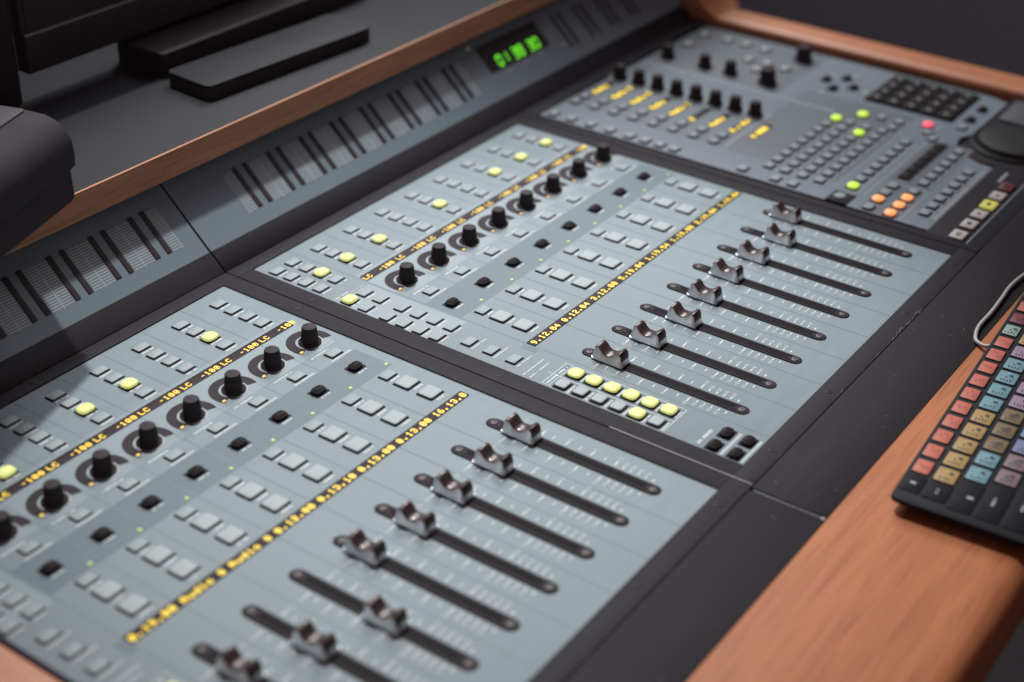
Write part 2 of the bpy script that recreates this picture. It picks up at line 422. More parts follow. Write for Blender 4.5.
# fader cap: saddle-shaped top between two humps, grey flanks, dark brown reflection coloured onto the glossy top
def fader_cap_mesh():
    b = MB()
    top = [(-11.4, 1.2), (-10.4, 4.6), (-9.7, 8.2), (-8.6, 9.8), (-7.0, 9.9), (-5.4, 8.5), (-3.7, 6.5), (-1.7, 5.5),
           (1.3, 5.4), (3.6, 6.1), (5.4, 7.7), (6.9, 9.3), (8.5, 9.5), (9.8, 8.0), (10.5, 4.0), (11.4, 1.2)]
    n = len(top)
    def sect(x, ins, lift):
        out = []
        for i, (y, z) in enumerate(top):
            yy = -y                       # negative y is the player's side
            out.append((x, yy*(1-ins*0.04), max(1.0, z-lift)))
        return out
    xs = [(-5.2, 1.2, 1.5), (-4.8, 0.6, 0.6), (-4.2, 0.15, 0.15), (0, 0, 0.1), (4.2, 0.15, 0.15), (4.8, 0.6, 0.6), (5.2, 1.2, 1.5)]
    rows = [sect(*a) for a in xs]
    o = len(b.v)
    for r in rows: b.v += r
    for k in range(len(rows)-1):
        for i in range(n-1):
            mid = 1 <= k <= len(rows)-3
            brown = mid and 2 <= i <= 13
            b.f.append((o+k*n+i, o+(k+1)*n+i, o+(k+1)*n+i+1, o+k*n+i+1)); b.mi.append(1 if brown else 0)
    # flanks, flaring a little to the foot
    for k, sgn in ((0, -1), (len(rows)-1, 1)):
        base = len(b.v)
        b.v += [(sgn*6.0, p[1]*1.02, 0.5) for p in rows[k]]
        for i in range(n-1):
            q = (o+k*n+i, o+k*n+i+1, base+i+1, base+i)
            b.f.append(q if sgn < 0 else tuple(reversed(q))); b.mi.append(0)
    b.rbox(0, 0, 12.0, 23.4, 0.45, 1.2, r=1.5, bev=0.3, mi=0)
    return b.mesh('fader_cap', [M['cap_side'], M['cap_top']], 0.75)
ME['fader_cap'] = fader_cap_mesh()

def slot_mesh(name):
    b = MB()
    b.stadium(0, -358.8, -239.6, 9.8, 0.10, 0.18, 1)
    b.stadium(0, -358.0, -240.4, 8.2, 0.18, 0.50, 0)
    b.box(-1.0, 1.5, -349, -250, 0.50, 0.55, 1)
    b.box(-4.4, -3.5, -353, -246, 0.18, 0.30, 1)
    b.box(2.3, 2.9, -351, -248, 0.50, 0.85, 0)
    b.box(-2.4, -1.9, -351, -248, 0.50, 0.85, 0)
    return b.mesh(name, [M['slot'], M['slit']])
ME['slot'] = slot_mesh('fader_slot')

# ------------------------------------------------------------------ fader module
def frame_strips(b, x0, x1, y0, y1, px0, px1, py0, py1, z0, z1, bev=0.28):
    """four mitre-free strips of a frame around a panel"""
    for (a0, a1, c0, c1) in ((x0, x1, py1, y1), (x0, x1, y0, py0), (x0, px0, py0+0.02, py1-0.02), (px1, x1, py0+0.02, py1-0.02)):
        if a1-a0 > 0.5 and c1-c0 > 0.5:
            b.rbox((a0+a1)/2, (c0+c1)/2, a1-a0, c1-c0, z0, z1, r=0.6, bev=bev, seg=2)

def fader_module(X0, label, pitch, ch1, px1, lit_rows, lit_assign, texts1, texts2, fader_y, frame_x, kx, fx, ky, sy, lx, edge_glint):
    k_ = pitch/35.6
    L = lambda x: ch1+(x-53.2)*k_          # module-local x
    root = thing('fader_module', label, 'fader module', (X0, 0, 0), group='fader modules of the console')
    xl = L(0); xr = px1
    b = MB(); b.rbox((xl+xr)/2, -190.5, xr-xl, 381, -3, 0, r=0.6, bev=0.2)
    b.build('panel', M['panel'], root)
    b = MB(); frame_strips(b, frame_x[0], frame_x[1], -394.9, 11.4, xl, xr, -381.2, 0.2, -8, 0.9)
    b.build('frame', M['black'], root)
    sx = [(frame_x[0]+xl)/2, (frame_x[1]+xr)/2]
    for x, y in [(sx[0]*1.0, -60), (sx[1], -60), (sx[0], -215), (sx[1], -215), (sx[1]-20, -387.5), ((xl+xr)/2+60, -387.5), ((xl+xr)/2-60, -387.5), (sx[0]+30, -387.5), ((xl+xr)/2, 6)]:
        put('screw', ME['frame_screw'], root, (x, y, 0.9))
    if edge_glint:
        b = MB(); b.box(frame_x[0]-0.1, frame_x[0]+0.45, -394, -300, 0.2, 1.15)  # pale bar painted in as the glint where this edge catches light
        b.build('frame_edge_glint', M['silver'], root)
    # painted bands
    b = MB()
    b.box(L(35), L(316), -153.3, -123.2, 0.04, 0.08, 0)
    b.box(L(35), L(316), -107.5, -62.0, 0.04, 0.07, 1)
    b.box(L(0.5), L(33), -160, -76, 0.04, 0.07, 1)
    b.box(L(2.5), L(30.5), -327.5, -240, 0.04, 0.08, 0)
    b.box(L(29), L(34), -217, -206, 0.04, 0.08, 0)
    b.build('painted_band', [M['band'], M['band_soft']], root)
    # engraved channel lines
    b = MB()
    for i in range(8):
        x = L(35.2+35.3*i)
        b.box(x-0.28, x+0.28, -380, -1, 0.09, 0.11)
    b.build('channel_line', M['groove'], root)
    # display windows
    d1 = MB(); d1.rbox(L(175.5), -68.8, L(314.5)-L(36.4), 7.4, 0.12, 0.5, r=0.5, bev=0.15)
    d1 = d1.build('display_window', M['display'], root)
    d2 = MB(); d2.rbox(L(176.4), -209.3, L(317.6)-L(35.2), 6.9, 0.12, 0.5, r=0.5, bev=0.15)
    d2 = d2.build('display_window', M['display'], root)
    leg = MB()          # all white print of this panel
    for i in range(8):
        cx = L(53.2+35.6*i); bx = cx-(1.6 if k_ > 0.99 else -1.4)
        # text in the two display windows
        t = MB(); dot_text(t, texts1[i], cx-16.6, -71.6, 4.1, 0.53, dot=1.28, pitch=6.9)
        t.build('display_text', M['amber'], d1, smooth=0)
        t = MB(); dot_text(t, texts2[i], cx-16.2, -212.0, 4.4, 0.53, dot=1.3, pitch=7.0)
        t.build('display_text', M['yellow_text'], d2, smooth=0)
        # four buttons above the pan display
        for r_, y in enumerate((-15.0, -28.2, -41.4, -54.6)):
            lit = lit_rows[i] and r_ == 1+lit_rows[i]
            put('button', ME['btn_lit' if lit else 'btn'], root, (bx, y, 0), 'lit yellow-green button' if lit else None)
            caption(leg, bx-4.8, bx+5.0, y-5.7, 1.9, 0.12, 0)
        # rotary encoder
        kn = kx[0]+kx[1]*i
        rg = put('knob_ring', ME['ring'], root, (kn, ky, 0))
        put('led', ME['ring_led'], rg, (-12.6, -4.4, 0))
        put('knob', ME['knob'], root, (kn, ky, 0.1))
        caption(leg, cx-13, cx+3, -109.6, 1.5, 0.12, 0)
        put('select_button', ME['btn'], root, (bx-0.6, -116.0, 0))
        caption(leg, bx-8.5, bx+9.5, -121.6, 1.6, 0.12, 0, 1.0)
        put('black_button', ME['blk'], root, (bx-5.0, -137.6, 0), 'black domed button')
        caption(leg, bx-9, bx-1, -143.6, 1.3, 0.12, 0)
        put('led', ME['led'], root, (cx+lx, -150.6, 0), 'green lit led')
        put('button', ME['btn'], root, (bx, -159.6, 0)); caption(leg, bx-3.8, bx+4.6, -165.3, 1.9, 0.12, 0)
        for y in (-174.2, -192.4):
            put('large_button', ME['big'], root, (bx+0.6, y, 0)); caption(leg, bx-3, bx+5.4, y-8.2, 2.0, 0.12, 0)
        # fader
        cx = fx[0]+fx[1]*i
        sl = put('fader_slot', ME['slot'], root, (cx, sy, 0))
        put('screw', ME['slot_screw'], sl, (0, -244.6, 0.4)); put('screw', ME['slot_screw'], sl, (0, -354.0, 0.4))
        put('fader_cap', ME['fader_cap'], root, (cx, fader_y[i], 0.5))
        for sgn in (-1, 1):
            ys = [-256.5, -263, -271.5, -279, -288.5, -297.5, -306, -314.5, -322, -327.5, -332.5, -337.5, -342.5, -347.5]
            for q, y in enumerate(ys):
                if q % 2 == 0 and q < 9 or q >= 9:
                    w = 5.0 if q < 9 else 2.6
                    leg.box(cx+sgn*6.6 if sgn > 0 else cx-6.6-w, cx+6.6+w if sgn > 0 else cx-6.6, y-0.44, y+0.44, 0.12, 0.14, 0)
                    dx = cx+sgn*(6.6+w+0.5)
                    txt = ('10', '', '5', '', '0', '', '5', '', '10', '20', '30', '40', '60', '')[q]
                    if txt:
                        tw = 2.2*6/7*len(txt)
                        dot_text(leg, txt, dx if sgn > 0 else dx-tw, y-1.1, 2.2, 0.14, dot=1.25, mi=0)
                else:
                    leg.box(cx+sgn*9-1.6, cx+sgn*9+1.6, y-0.35, y+0.35, 0.12, 0.14, 0)
    # left-hand button groups
    for r_, y in enumerate((-15.0, -28.2, -41.4, -54.6)):
        for j, x in enumerate((8.6, 24.4)):
            lit = r_ == 2 and j == 1
            put('button', ME['btn_lit' if lit else 'btn'], root, (L(x), y, 0), 'lit yellow-green button' if lit else None)
            caption(leg, L(x)-4.4, L(x)+4.4, y-5.6, 1.5, 0.12, 0)
    for j, (x, y) in enumerate(((7.6, -81.2), (22.0, -82.2), (22.0, -96.0), (7.4, -95.8))):
        lit = j == 0
        put('button', ME['btn_lit' if lit else 'btn'], root, (L(x), y, 0), 'lit yellow-green button' if lit else None)
        caption(leg, L(x)-4.4, L(x)+4.4, y-5.6, 1.3, 0.12, 0)
    leg.box(L(1), L(31), -74.6, -74.0, 0.12, 0.14, 1); caption(leg, L(3), L(16), -72.0, 1.2, 0.12, 0)
    for y in (-114.6, -128.4, -142.2, -155.8):
        for x in (6.6, 21.8):
            put('button', ME['btn'], root, (L(x), y, 0)); caption(leg, L(x)-4.4, L(x)+4.4, y-5.6, 1.3, 0.12, 0)
    for y in (-176.2, -193.6, -211.4):
        put('button', ME['btn'], root, (L(14.0), y, 0)); caption(leg, L(8), L(24), y-6.2, 1.2, 0.12, 0)
    caption(leg, L(3), L(27), -226, 1.2, 0.12, 0); caption(leg, L(3), L(24), -231, 1.2, 0.12, 0)
    # assignment group: two rows of six inside a printed box
    for j in range(6):
        y = -252.2-13.4*j
        for q, x in enumerate((7.8, 22.6)):
            lit = lit_assign[q][j]
            put('assign_button', ME['assign_lit' if lit else 'assign'], root, (L(x), y, 0), 'lit pale yellow-green button' if lit else None)
            caption(leg, L(x)-4.6, L(x)+4.6, y-6.6, 1.3, 0.12, 0)
    for (x0, x1, y0, y1) in ((2.5, 30.5, -327.5, -327.0), (2.5, 30.5, -240.5, -240.0), (2.5, 2.9, -327, -240.5), (30.1, 30.5, -327, -240.5),
                             (14.9, 15.4, -327, -236), (2.5, 30.5, -245.4, -245.0)):
        leg.box(L(x0), L(x1), y0, y1, 0.12, 0.14, 0)
    caption(leg, L(4), L(27), -242.8, 1.5, 0.12, 0)
    for x in (7.4, 22.6):
        for y in (-358.6, -372.8):
            put('black_button', ME['blk'], root, (L(x), y, 0), 'black domed button')
    caption(leg, L(4), L(21), -349.5, 2.2, 0.12, 0)
    for y in (-365.6, -379.0):
        leg.box(L(2), L(28), y-0.9, y+0.9, 0.12, 0.14, 1)
    leg.build('printed_legend', [M['print'], M['print_dim']], root, smooth=0)
    return root

PAN = ['LC  -100']*8
fader_module(0, 'middle grey eight-fader module with two columns of six assign buttons lit yellow-green', 35.6, 53.2, 320.0,
    [1, 1, 0, 1, 0, 1, 1, 1], [[0, 0, 0, 0, 1, 0], [1, 1, 1, 1, 1, 1]],
    PAN, ['9.12.04', '0.12.04', '3.12.00', '5.19.04', '1.19.54', '1.19.00', '2.19.04', '1.19.04'],
    [-260.5, -267.0, -273.0, -269.0, -266.5, -268.5, -271.5, -258.5], (-14.2, 333.2), (53.5, 35.95), (50.4, 35.75), -93.4, 0, 8.6, True)
fader_module(-345, 'pale grey eight-fader module beside the wooden left edge, one fader pulled further down', 34.45, 53.7, 316.4,
    [1, 2, 0, 1, 1, 0, 1, 0], [[0, 0, 0, 0, 0, 0], [1, 0, 0, 0, 0, 0]],
    PAN, ['0.19.00', 'Audio 8', 'Audio 8', '0.12.00', '0.13.10', '0.13.00', '0.13.00', '16.13.0'],
    [-268.0, -284.5, -300.5, -259.0, -265.0, -264.0, -267.0, -262.5], (-1.2, 330.0), (54.6, 34.62), (53.0, 34.45), -95.0, 2.2, 11.0, False)

# ------------------------------------------------------------------ master module
def master_module():
    root = thing('master_module', 'darker grey master section with keypad, small knobs, jog wheel and orange lit buttons', 'control module', (347.6, 0, 0))
    X = lambda x: x-347.6
    b = MB()
    pts = [(347.6, -3), (347.6, -267.8), (368, -267.8), (368, -286), (347.6, -286), (347.6, -351.6), (484, -351.6), (486, -338),
           (492, -326), (501, -316), (513, -310), (526, -308), (538, -313.5), (622, -313.5), (629, -300), (629, -8)]
    b.prism_z([(X(x), y) for x, y in pts], -3, 0)
    b.build('panel', M['master'], root)
    b = MB()
    b.rbox(X(338.6), -191, 8.8, 407, -8, 0.9, r=0.6, bev=0.5, seg=2)
    b.rbox(X(492.6), 5.0, 298, 15.4, -8, 0.9, r=0.6, bev=0.5, seg=2)
    b.rbox(X(493), -190, 290, 376, -9, -3.2, r=0.6, bev=0.3, seg=2)
    b.rbox(X(416), -373.4, 146, 43.2, -8, 0.6, r=0.6, bev=0.4, seg=2)
    b.rbox(X(565), -354.6, 151, 80.6, -8, -0.2, r=0.6, bev=0.4, seg=2)
    b.rbox(X(636), -150, 12.6, 291, -8, -2.6, r=0.6, bev=0.4, seg=2)
    b.build('frame', M['black'], root)
    # tone zones and ridges
    b = MB()
    b.box(X(384), X(543), -262, -160, 0.04, 0.08, 0)
    b.box(X(516), X(628), -141, -9, 0.04, 0.08, 0)
    b.box(X(386), X(410), -158, -8, 0.04, 0.08, 0)
    b.box(X(350), X(404), -329, -295, 0.04, 0.08, 0)
    b.box(X(412), X(508), -327, -292, 0.04, 0.08, 0)
    b.build('painted_band', M['slate'], root)
    leg = MB()
    leg.box(X(388), X(470), -160.6, -159.4, 0.10, 0.12, 0)
    leg.box(X(509), X(512.5), -200, -8, 0.10, 0.12, 1)
    leg.box(X(372), X(505), -290, -288.8, 0.10, 0.12, 1)
    leg.box(X(372), X(505), -264.6, -263.8, 0.10, 0.12, 1)
    leg.box(X(556), X(624), -313, -311.8, 0.10, 0.12, 1)
    def btn(x, y, kind='mbtn', lab=None, cap=True):
        put('button', ME[kind], root, (X(x)+1.0, y+1.0, 0), lab)
        if cap: caption(leg, X(x)-3.6, X(x)+5.2, y-4.8, 1.4, 0.1, 0)
    for y in (-13.5, -31.5, -50.9, -70.1, -89.1, -104.1, -118.1, -131.7): btn(355, y)
    for x, y in ((356.4, -193.8), (355.4, -223), (355.2, -238.3)): btn(x, y)
    for i in range(9):
        y = -13.5-19.5*i
        d = MB(); d.rbox(X(432.5), y, 34, 6.4, 0.1, 0.4, r=0.5, bev=0.1)
        d = d.build('display_window', M['display'], root)
        txt = (('Audio', 1), ('Audio 8', 0), ('Audio 8', 0), ('Audio', 0), ('Audio 1', 0), ('0', 0), ('Audio', 0), ('0 u dio', 0), ('0 8888', 0))[i][0]
        t = MB(); dot_text(t, txt, X(417.6), y-2.4, 4.9, 0.42, dot=1.35, pitch=6.2)
        t.build('display_text', M['master_text'], d, smooth=0)
        if i < 8:
            put('knob', ME['knob'], root, (X(462), -12.8-19.4*i, 0.1))
            btn(403.6, y+0.2, cap=False); btn(389.4, y+0.2, cap=False)
            leg.box(X(395), X(411), y-8.6, y-8.0, 0.1, 0.12, 1)
            leg.disc(X(462), -12.8-19.4*i, 9.8, 0.08, 0.11, 1, 26)
    for x, y in ((534, -20.4), (533.6, -59.7), (533.8, -86.1)): put('knob', ME['knob'], root, (X(x), y, 0.1))
    for x, y in ((533.3, -124), (605, -124.7)): put('knob', ME['knob_big'], root, (X(x), y, 0.1))
    b = MB(); b.rbox(0, 0, 12.6, 10.6, 0.1, 0.24, r=4, bev=0.05, mi=1); b.rbox(0, 0, 10.6, 8.4, 0.24, 2.2, r=3.6, bev=0.5, mi=0, dome=0.8, skirt=1)
    rb = b.mesh('round_button', [M['white_cap'], M['well']])
    for x, y in ((605.7, -20.5), (573.2, -21.1), (605.7, -46.1), (606.1, -65.5), (605.3, -86.1), (573.5, -85.7), (574.1, -104.3), (555, -103.7), (573.1, -123.6)):
        put('round_button', rb, root, (X(x)+1, y+1, 0))
    for x, y, gx, gy in ((574, -163, 590, -163), (587, -177, 599, -181), (557.5, -177, 545, -172), (570.5, -191, 569, -203)):
        put('arrow_key', ME['blk'], root, (X(x), y, 0), 'black arrow key')
        leg.box(X(gx)-2.2, X(gx)+2.2, gy-1.6, gy+1.6, 0.1, 0.12, 0)
    # numeric keypad
    kp = MB(); kp.rbox(X(586.5), -249.5, 70.5, 82, 0.1, 0.9, r=1, bev=0.3)
    kp = kp.build('keypad', M['black'], root)
    b = MB(); b.rbox(0, 0, 14.6, 13.8, 0.9, 3.0, r=1.2, bev=0.6, mi=0, dome=0.15); b.box(-2.2, 2.2, -1.4, 1.4, 3.14, 3.18, 1)
    km = b.mesh('key', [M['black_cap'], M['silver']])
    for r_ in range(5):
        for c in range(4):
            put('key', km, kp, (X(560.3)+17.2*c, -217.6-16.0*r_, 0))
    # button matrix
    for k in range(9):
        x = 374.6+15.0*k
        if k == 8: btn(495.5, -209.4, 'm_green', 'lit green button', False)
        else: btn(x, -208.1)
        btn(x, -222.6)
        if k == 7: btn(478.4, -238.0, 'm_green', 'lit green button', False)
        else: btn(x, -237.6)
        btn(x, -252.3)
    btn(517.3, -224.2, 'm_green', 'lit green button', False)
    for x, y in ((522, -240), (522, -256), (507, -256), (516, -284), (506, -292), (545, -303)): btn(x, y)
    btn(530.9, -277.8, 'm_red', 'lit red button', False)
    leg.box(X(527), X(536), -286.5, -284.5, 0.1, 0.12, 1)
    btn(380.3, -277.4, 'm_green', 'lit green button', False)
    for k in range(7): btn(396.4+14.8*k, -277.0, cap=False)
    leg.box(X(376), X(490), -284, -282.6, 0.1, 0.12, 1)
    for j, (x, o) in enumerate(((354, 0), (370.7, 1), (385.6, 0), (400.5, 0))):
        btn(x, -302.5, 'm_orange' if o else 'mbtn', 'lit orange button' if o else None, False)
    for j, (x, o) in enumerate(((353.6, 1), (370, 1), (385.8, 1), (400.5, 0))):
        btn(x, -319.8, 'm_orange' if o else 'mbtn', 'lit orange button' if o else None, False)
    leg.box(X(349), X(405), -328.6, -327.2, 0.1, 0.12, 1)
    for k in range(6): btn(420.4+14.8*k, -320.0)
    for k in range(7): btn(371.0+15.0*k, -340.8)
    caption(leg, X(366), X(474), -349, 2.6, 0.1, 0)
    b = MB(); b.rbox(0, 0, 13.2, 10.4, 0.1, 0.9, r=0.7, bev=0.2, mi=0)
    b.rbox(0, 0.3, 10.4, 6.6, 0.9, 2.2, r=0.7, bev=0.4, mi=1)
    cm = b.mesh('black_button', [M['dark'], M['black_cap']])
    for k in range(6): put('black_button', cm, root, (X(424.6)+14.1*k, -302.0, 0), 'square black button')
    for x in (594, 565.5): put('black_button', ME['blk'], root, (X(x), -301.6, 0), 'black domed button')
    # talkback button in the black corner notch
    b = MB(); b.rbox(0, 0, 18.6, 17.2, -3, 0.5, r=0.6, bev=0.2)
    b = b.build('notch_plate', M['black'], root, (X(358.4), -276.9, 0))
    b = MB(); b.lathe(0, 0, [(4.9, 0.5), (4.9, 1.3), (4.2, 1.9), (2.0, 2.1), (0.05, 2.1)], 0, 20)
    b.build('round_button', M['mcap'], root, (X(358.6), -275.6, 0))
    # transport keys
    cols = ['ivory_cap', 'ivory_cap', 'ivory_cap', 'yellow_cap', 'ivory_cap', 'maroon_cap']
    labs = ['ivory transport key']*3+['lit yellow transport key', 'ivory transport key', 'dark red transport key']
    for k, (x, c) in enumerate(zip((349.6, 371.2, 391.6, 411.9, 431.0, 451.0), cols)):
        b = MB(); b.rbox(0, 0, 16.4, 12.6, 0.6, 0.9, r=0.8, bev=0.1, mi=1); b.rbox(0, 0, 14.4, 10.6, 0.9, 2.6, r=1.0, bev=0.6, mi=0)
        if k == 0: b.box(-2.4, -0.7, -1.8, 1.8, 2.6, 2.64, 1); b.box(0.7, 2.4, -1.8, 1.8, 2.6, 2.64, 1)
        elif k == 5: b.disc(0, 0, 2.1, 2.6, 2.64, 1, 16)
        elif k in (3, 1): b.box(-2.2, 2.2, -1.6, 1.6, 2.6, 2.64, 1)
        else: b.prism_z([(-1.8, -1.9), (2.2, 0), (-1.8, 1.9)], 2.6, 2.64, 1)
        o = b.build('transport_key', [M[c], M['well']], root, (X(x)+1.0, -374.0, 0)); o['label'] = labs[k]
    leg.box(X(342), X(486), -383.4, -382.6, 0.62, 0.64, 1)
    leg.box(X(460), X(480), -366, -363.5, 0.62, 0.66, 1)
    # jog wheel
    b = MB()
    b.lathe(0, 0, [(37, -0.2), (37, 1.4), (35.4, 2.6), (33.5, 2.2), (32.6, 1.4), (31.6, 3.2), (30.4, 5.6), (28, 6.4), (3, 5.6), (0.05, 5.6)], 0, 64)
    b.lathe(16, -10, [(7.2, 5.6), (6.0, 6.0), (3.0, 5.2), (0.05, 5.0)], 0, 24)
    b.build('jog_wheel', M['wheel'], root, (X(538), -351.5, 0))
    b = MB(); b.rbox(X(606), -350, 50, 60, -0.2, 2.2, r=5, bev=0.8)
    b.build('touch_pad', M['pad'], root)
    leg.build('printed_legend', [M['print_dim'], M['mcap']], root, smooth=0)
    for x, y in ((338.6, -70), (338.6, -190), (338.6, -310), (420, 6), (560, 6)): put('screw', ME['frame_screw'], root, (X(x), y, 0.9))
    return root
master_module()

# ------------------------------------------------------------------ meter bridge (sloping back at 42 degrees)
TH = math.radians(42)
def bridge(x0, x1, label, pairs, pitch, clock):
    root = thing('meter_bridge', label, 'meter bridge', (x0, 11.9, 0.6), (TH, 0, 0), 'meter bridge sections')
    w = x1-x0; X = lambda x: x-x0
    b = MB(); b.rbox(w/2, 41.5, w, 83, -14, -0.6, r=0.6, bev=0.3, seg=2); b.rbox(w/2, 8.6, w, 17.2, -0.6, 0.5, r=0.5, bev=0.4, seg=2)
    b.build('housing', M['black'], root)
    b = MB(); b.box(0.4, w-0.4, 17.4, 83, -0.6, 0)
    b.build('panel', M['bridge'], root)
    leg = MB()
    sm = MB(); sm.rbox(0, 46.8, 4.3, 34, 0.05, 0.4, r=0.4, bev=0.1)
    for k in range(12): sm.box(-1.3, 1.3, 31.5+2.6*k, 33.3+2.6*k, 0.4, 0.45, 0)
    sm = sm.mesh('level_meter', [M['meter']])
    for i in range(pairs[1]):
        c = pairs[0]+pitch*i
        for s in (-5.3, 5.3): put('level_meter', sm, root, (X(c+s), 0, 0))
        for side in (-1, 1):
            for r_ in range(17):
                t = 30.2+1.95*r_; a = X(c+side*8.2); e = X(c+side*16.6)
                leg.box(min(a, e), max(a, e), t-0.36, t+0.36, 0.05, 0.08, 0)
            e = X(c+side*17.1); leg.box(e-0.3, e+0.3, 28.5, 63, 0.05, 0.08, 0)
    if clock:
        b = MB(); b.rbox(X(385), 54, 88, 26, 0.05, 0.9, r=1, bev=0.3); cw = b.build('clock_window', M['meter'], root)
        b = MB()
        seg = {'0': 'abcdef', '1': 'bc', '3': 'abcdg', '8': 'abcdefg', '5': 'acdfg', '2': 'abged'}
        def digit(ch, x, y, wd, h):
            t_ = 1.7; sh = lambda yy: (yy-y)*0.12
            P = {'a': (x+.4, x+wd-.4, y+h-t_/2, 1), 'g': (x+.4, x+wd-.4, y+h/2, 1), 'd': (x+.4, x+wd-.4, y, 1)}
            for s in seg[ch]:
                if s in P:
                    x0_, x1_, yy, _ = P[s]; b.prism_z([(x0_+sh(yy), yy-t_/2), (x1_+sh(yy), yy-t_/2), (x1_+sh(yy+t_), yy+t_/2), (x0_+sh(yy+t_), yy+t_/2)], 0.92, 0.96)
                else:
                    xx = x+wd if s in 'bc' else x
                    ya, yb = (y+h/2+.5, y+h-.8) if s in 'bf' else (y+.8, y+h/2-.5)
                    b.prism_z([(xx-t_/2+sh(ya), ya), (xx+t_/2+sh(ya), ya), (xx+t_/2+sh(yb), yb), (xx-t_/2+sh(yb), yb)], 0.92, 0.96)
        for ch, x in zip('013830', (355, 363.5, 378, 386.5, 401.5, 410)): digit(ch, X(x), 43.5, 5.6, 10.0)
        b.build('clock_digits', M['clock'], cw, smooth=0)
        leg.box(X(340), X(434), 39.6, 40.2, 0.05, 0.08, 0)
        for x in (358, 382, 406): caption(leg, X(x), X(x+8), 36.6, 2.0, 0.05, 0)
        b = MB(); b.disc(X(334), 69, 1.5, 0.05, 0.8, 0, 14, 1.2); b.build('led', M['dim_led'], root)
        for q in range(4):
            for s in (-5.3, 5.3): put('level_meter', sm, root, (X(459.6+35.1*q+s), 0, 0))
        caption(leg, X(440), X(452), 36, 2.0, 0.05, 0)
    leg.build('printed_legend', M['bridge_print'], root, smooth=0)
    return root
bridge(-345.0, -15.4, 'short left section of the sloping meter bridge, partly under shadow, beside the panel seam', (-290.2, 8), 34.6, False)
bridge(-14.4, 638.5, 'long sloping meter bridge section with a green digital clock', (51.5, 8), 35.1, True)

# ------------------------------------------------------------------ desk body
desk = thing('console_desk', 'wood-edged console desk with black armrest strip and grey speckled back shelf', 'desk', (0, 0, -90))
DZ = 90
def desk_part(name, mb, mats): return mb.build(name, mats, desk, (0, 0, DZ))
b = MB(); b.box(-345, 642, -394, 150, -86, -16)
desk_part('chassis', b, M['dark'])
def rounded_prof_y(y0, y1, z0, z1, r, rear=False):
    pr = []
    for k in range(7):
        a = math.radians(180-90*k/6)          # front top edge
        pr.append((y0+r+r*math.cos(a), z1-r+r*math.sin(a)))
    rr = r if rear else 0.6
    for k in range(7):
        a = math.radians(90-90*k/6); pr.append((y1-rr+rr*math.cos(a), z1-rr+rr*math.sin(a)))
    pr += [(y1, z0), (y0, z0)]
    return list(reversed(pr))
b = MB(); pr = [(-441.6, -40), (-441.6, 0.2), (-442.2, 0.8)]
pr += [(-533, 0.8)] + [(-533-14*math.sin(math.radians(a)), 0.8-12*(1-math.cos(math.radians(a)))) for a in range(8, 91, 6)] + [(-547, -40)]
b.prism_x(pr, -345.5, 690)
desk_part('front_ledge', b, M['wood_x'])
b = MB(); b.rbox(-182, -418.3, 327, 46.2, -20, 0.5, r=0.4, bev=0.3, seg=2); b.rbox(312.6, -418.3, 657, 46.2, -20, 0.5, r=0.4, bev=0.3, seg=2)
b.box(-344, 640, -440, -396, -22, -0.9)
b.box(-17.5, -17.1, -440.6, -397, 0.05, 0.25, 1)
b.box(-18.2, -16.6, -440.6, -438.5, 0.25, 0.4, 1)
desk_part('armrest_strip', b, [M['strip'], M['silver']])
b = MB(); rs = random.Random(3)
def scuff(x, y, ln, ang, w, z=0.92):
    c, sn = math.cos(ang), math.sin(ang); n = max(2, int(ln/1.6)); px = []
    for k in range(n+1):
        q = ln*(k/n-0.5); px.append((x+q*c+rs.uniform(-.15, .15), y+q*sn+rs.uniform(-.15, .15), w*rs.uniform(0.2, 1.0)))
    pts = [(a-sn*h, e+c*h) for a, e, h in px]+[(a+sn*h, e-c*h) for a, e, h in reversed(px)]
    b.add([(a, e, z) for a, e in pts], [tuple(range(len(pts)))][::1])
for k in range(16):
    scuff(185+k*3.0+rs.uniform(-2, 2), -393.6+rs.uniform(-1.2, 0.6), rs.uniform(1.2, 6.0), rs.uniform(-.15, .25), rs.uniform(.1, .35))
for k in range(26):
    scuff(rs.uniform(-300, 320), -394.2+rs.uniform(-.4, .5), rs.uniform(1.5, 8), rs.uniform(-.03, .03), rs.uniform(.05, .2))
for k in range(22):
    scuff(rs.uniform(-300, 420), rs.uniform(-438, -398), rs.uniform(0.5, 3.5), rs.uniform(-1.5, 1.5), rs.uniform(.08, .3), 0.53)
for k in range(18):
    scuff(rs.uniform(-30, -2), rs.uniform(-385, -5), rs.uniform(0.6, 3.0), rs.uniform(-1.5, 1.5), rs.uniform(.06, .2))
desk_part('scuff_mark', b, M['scuff'])
b = MB(); b.prism_x(rounded_prof_y(60.3, 62.3, 56.7, 76.2, 0.7), -392, 640)
desk_part('back_trim', b, M['wood_dark'])
b = MB(); b.rbox(124, 252.2, 1032, 379.6, 56.9, 76.1, r=1, bev=0.4, seg=2)
desk_part('shelf', b, M['shelf'])
def side_prof(x0, x1, z0, z1, r, inner):
    pr = []
    ra, rb = (r, 2) if inner == 'l' else (2, r)
    for k in range(7):
        a = math.radians(180-90*k/6); pr.append((x0+ra+ra*math.cos(a), z1-ra+ra*math.sin(a)))
    for k in range(7):
        a = math.radians(90-90*k/6); pr.append((x1-rb+rb*math.cos(a), z1-rb+rb*math.sin(a)))
    return pr+[(x1, z0), (x0, z0)]
b = MB(); b.prism_y(side_prof(642.5, 679, -60, 6.0, 6, 'l'), -441, -12)
desk_part('side_rail', b, M['wood_y'])
b = MB(); b.prism_y(side_prof(-392, -345.6, -60, 1.5, 4, 'r'), -556, 8)
desk_part('side_rail', b, M['wood_y'])
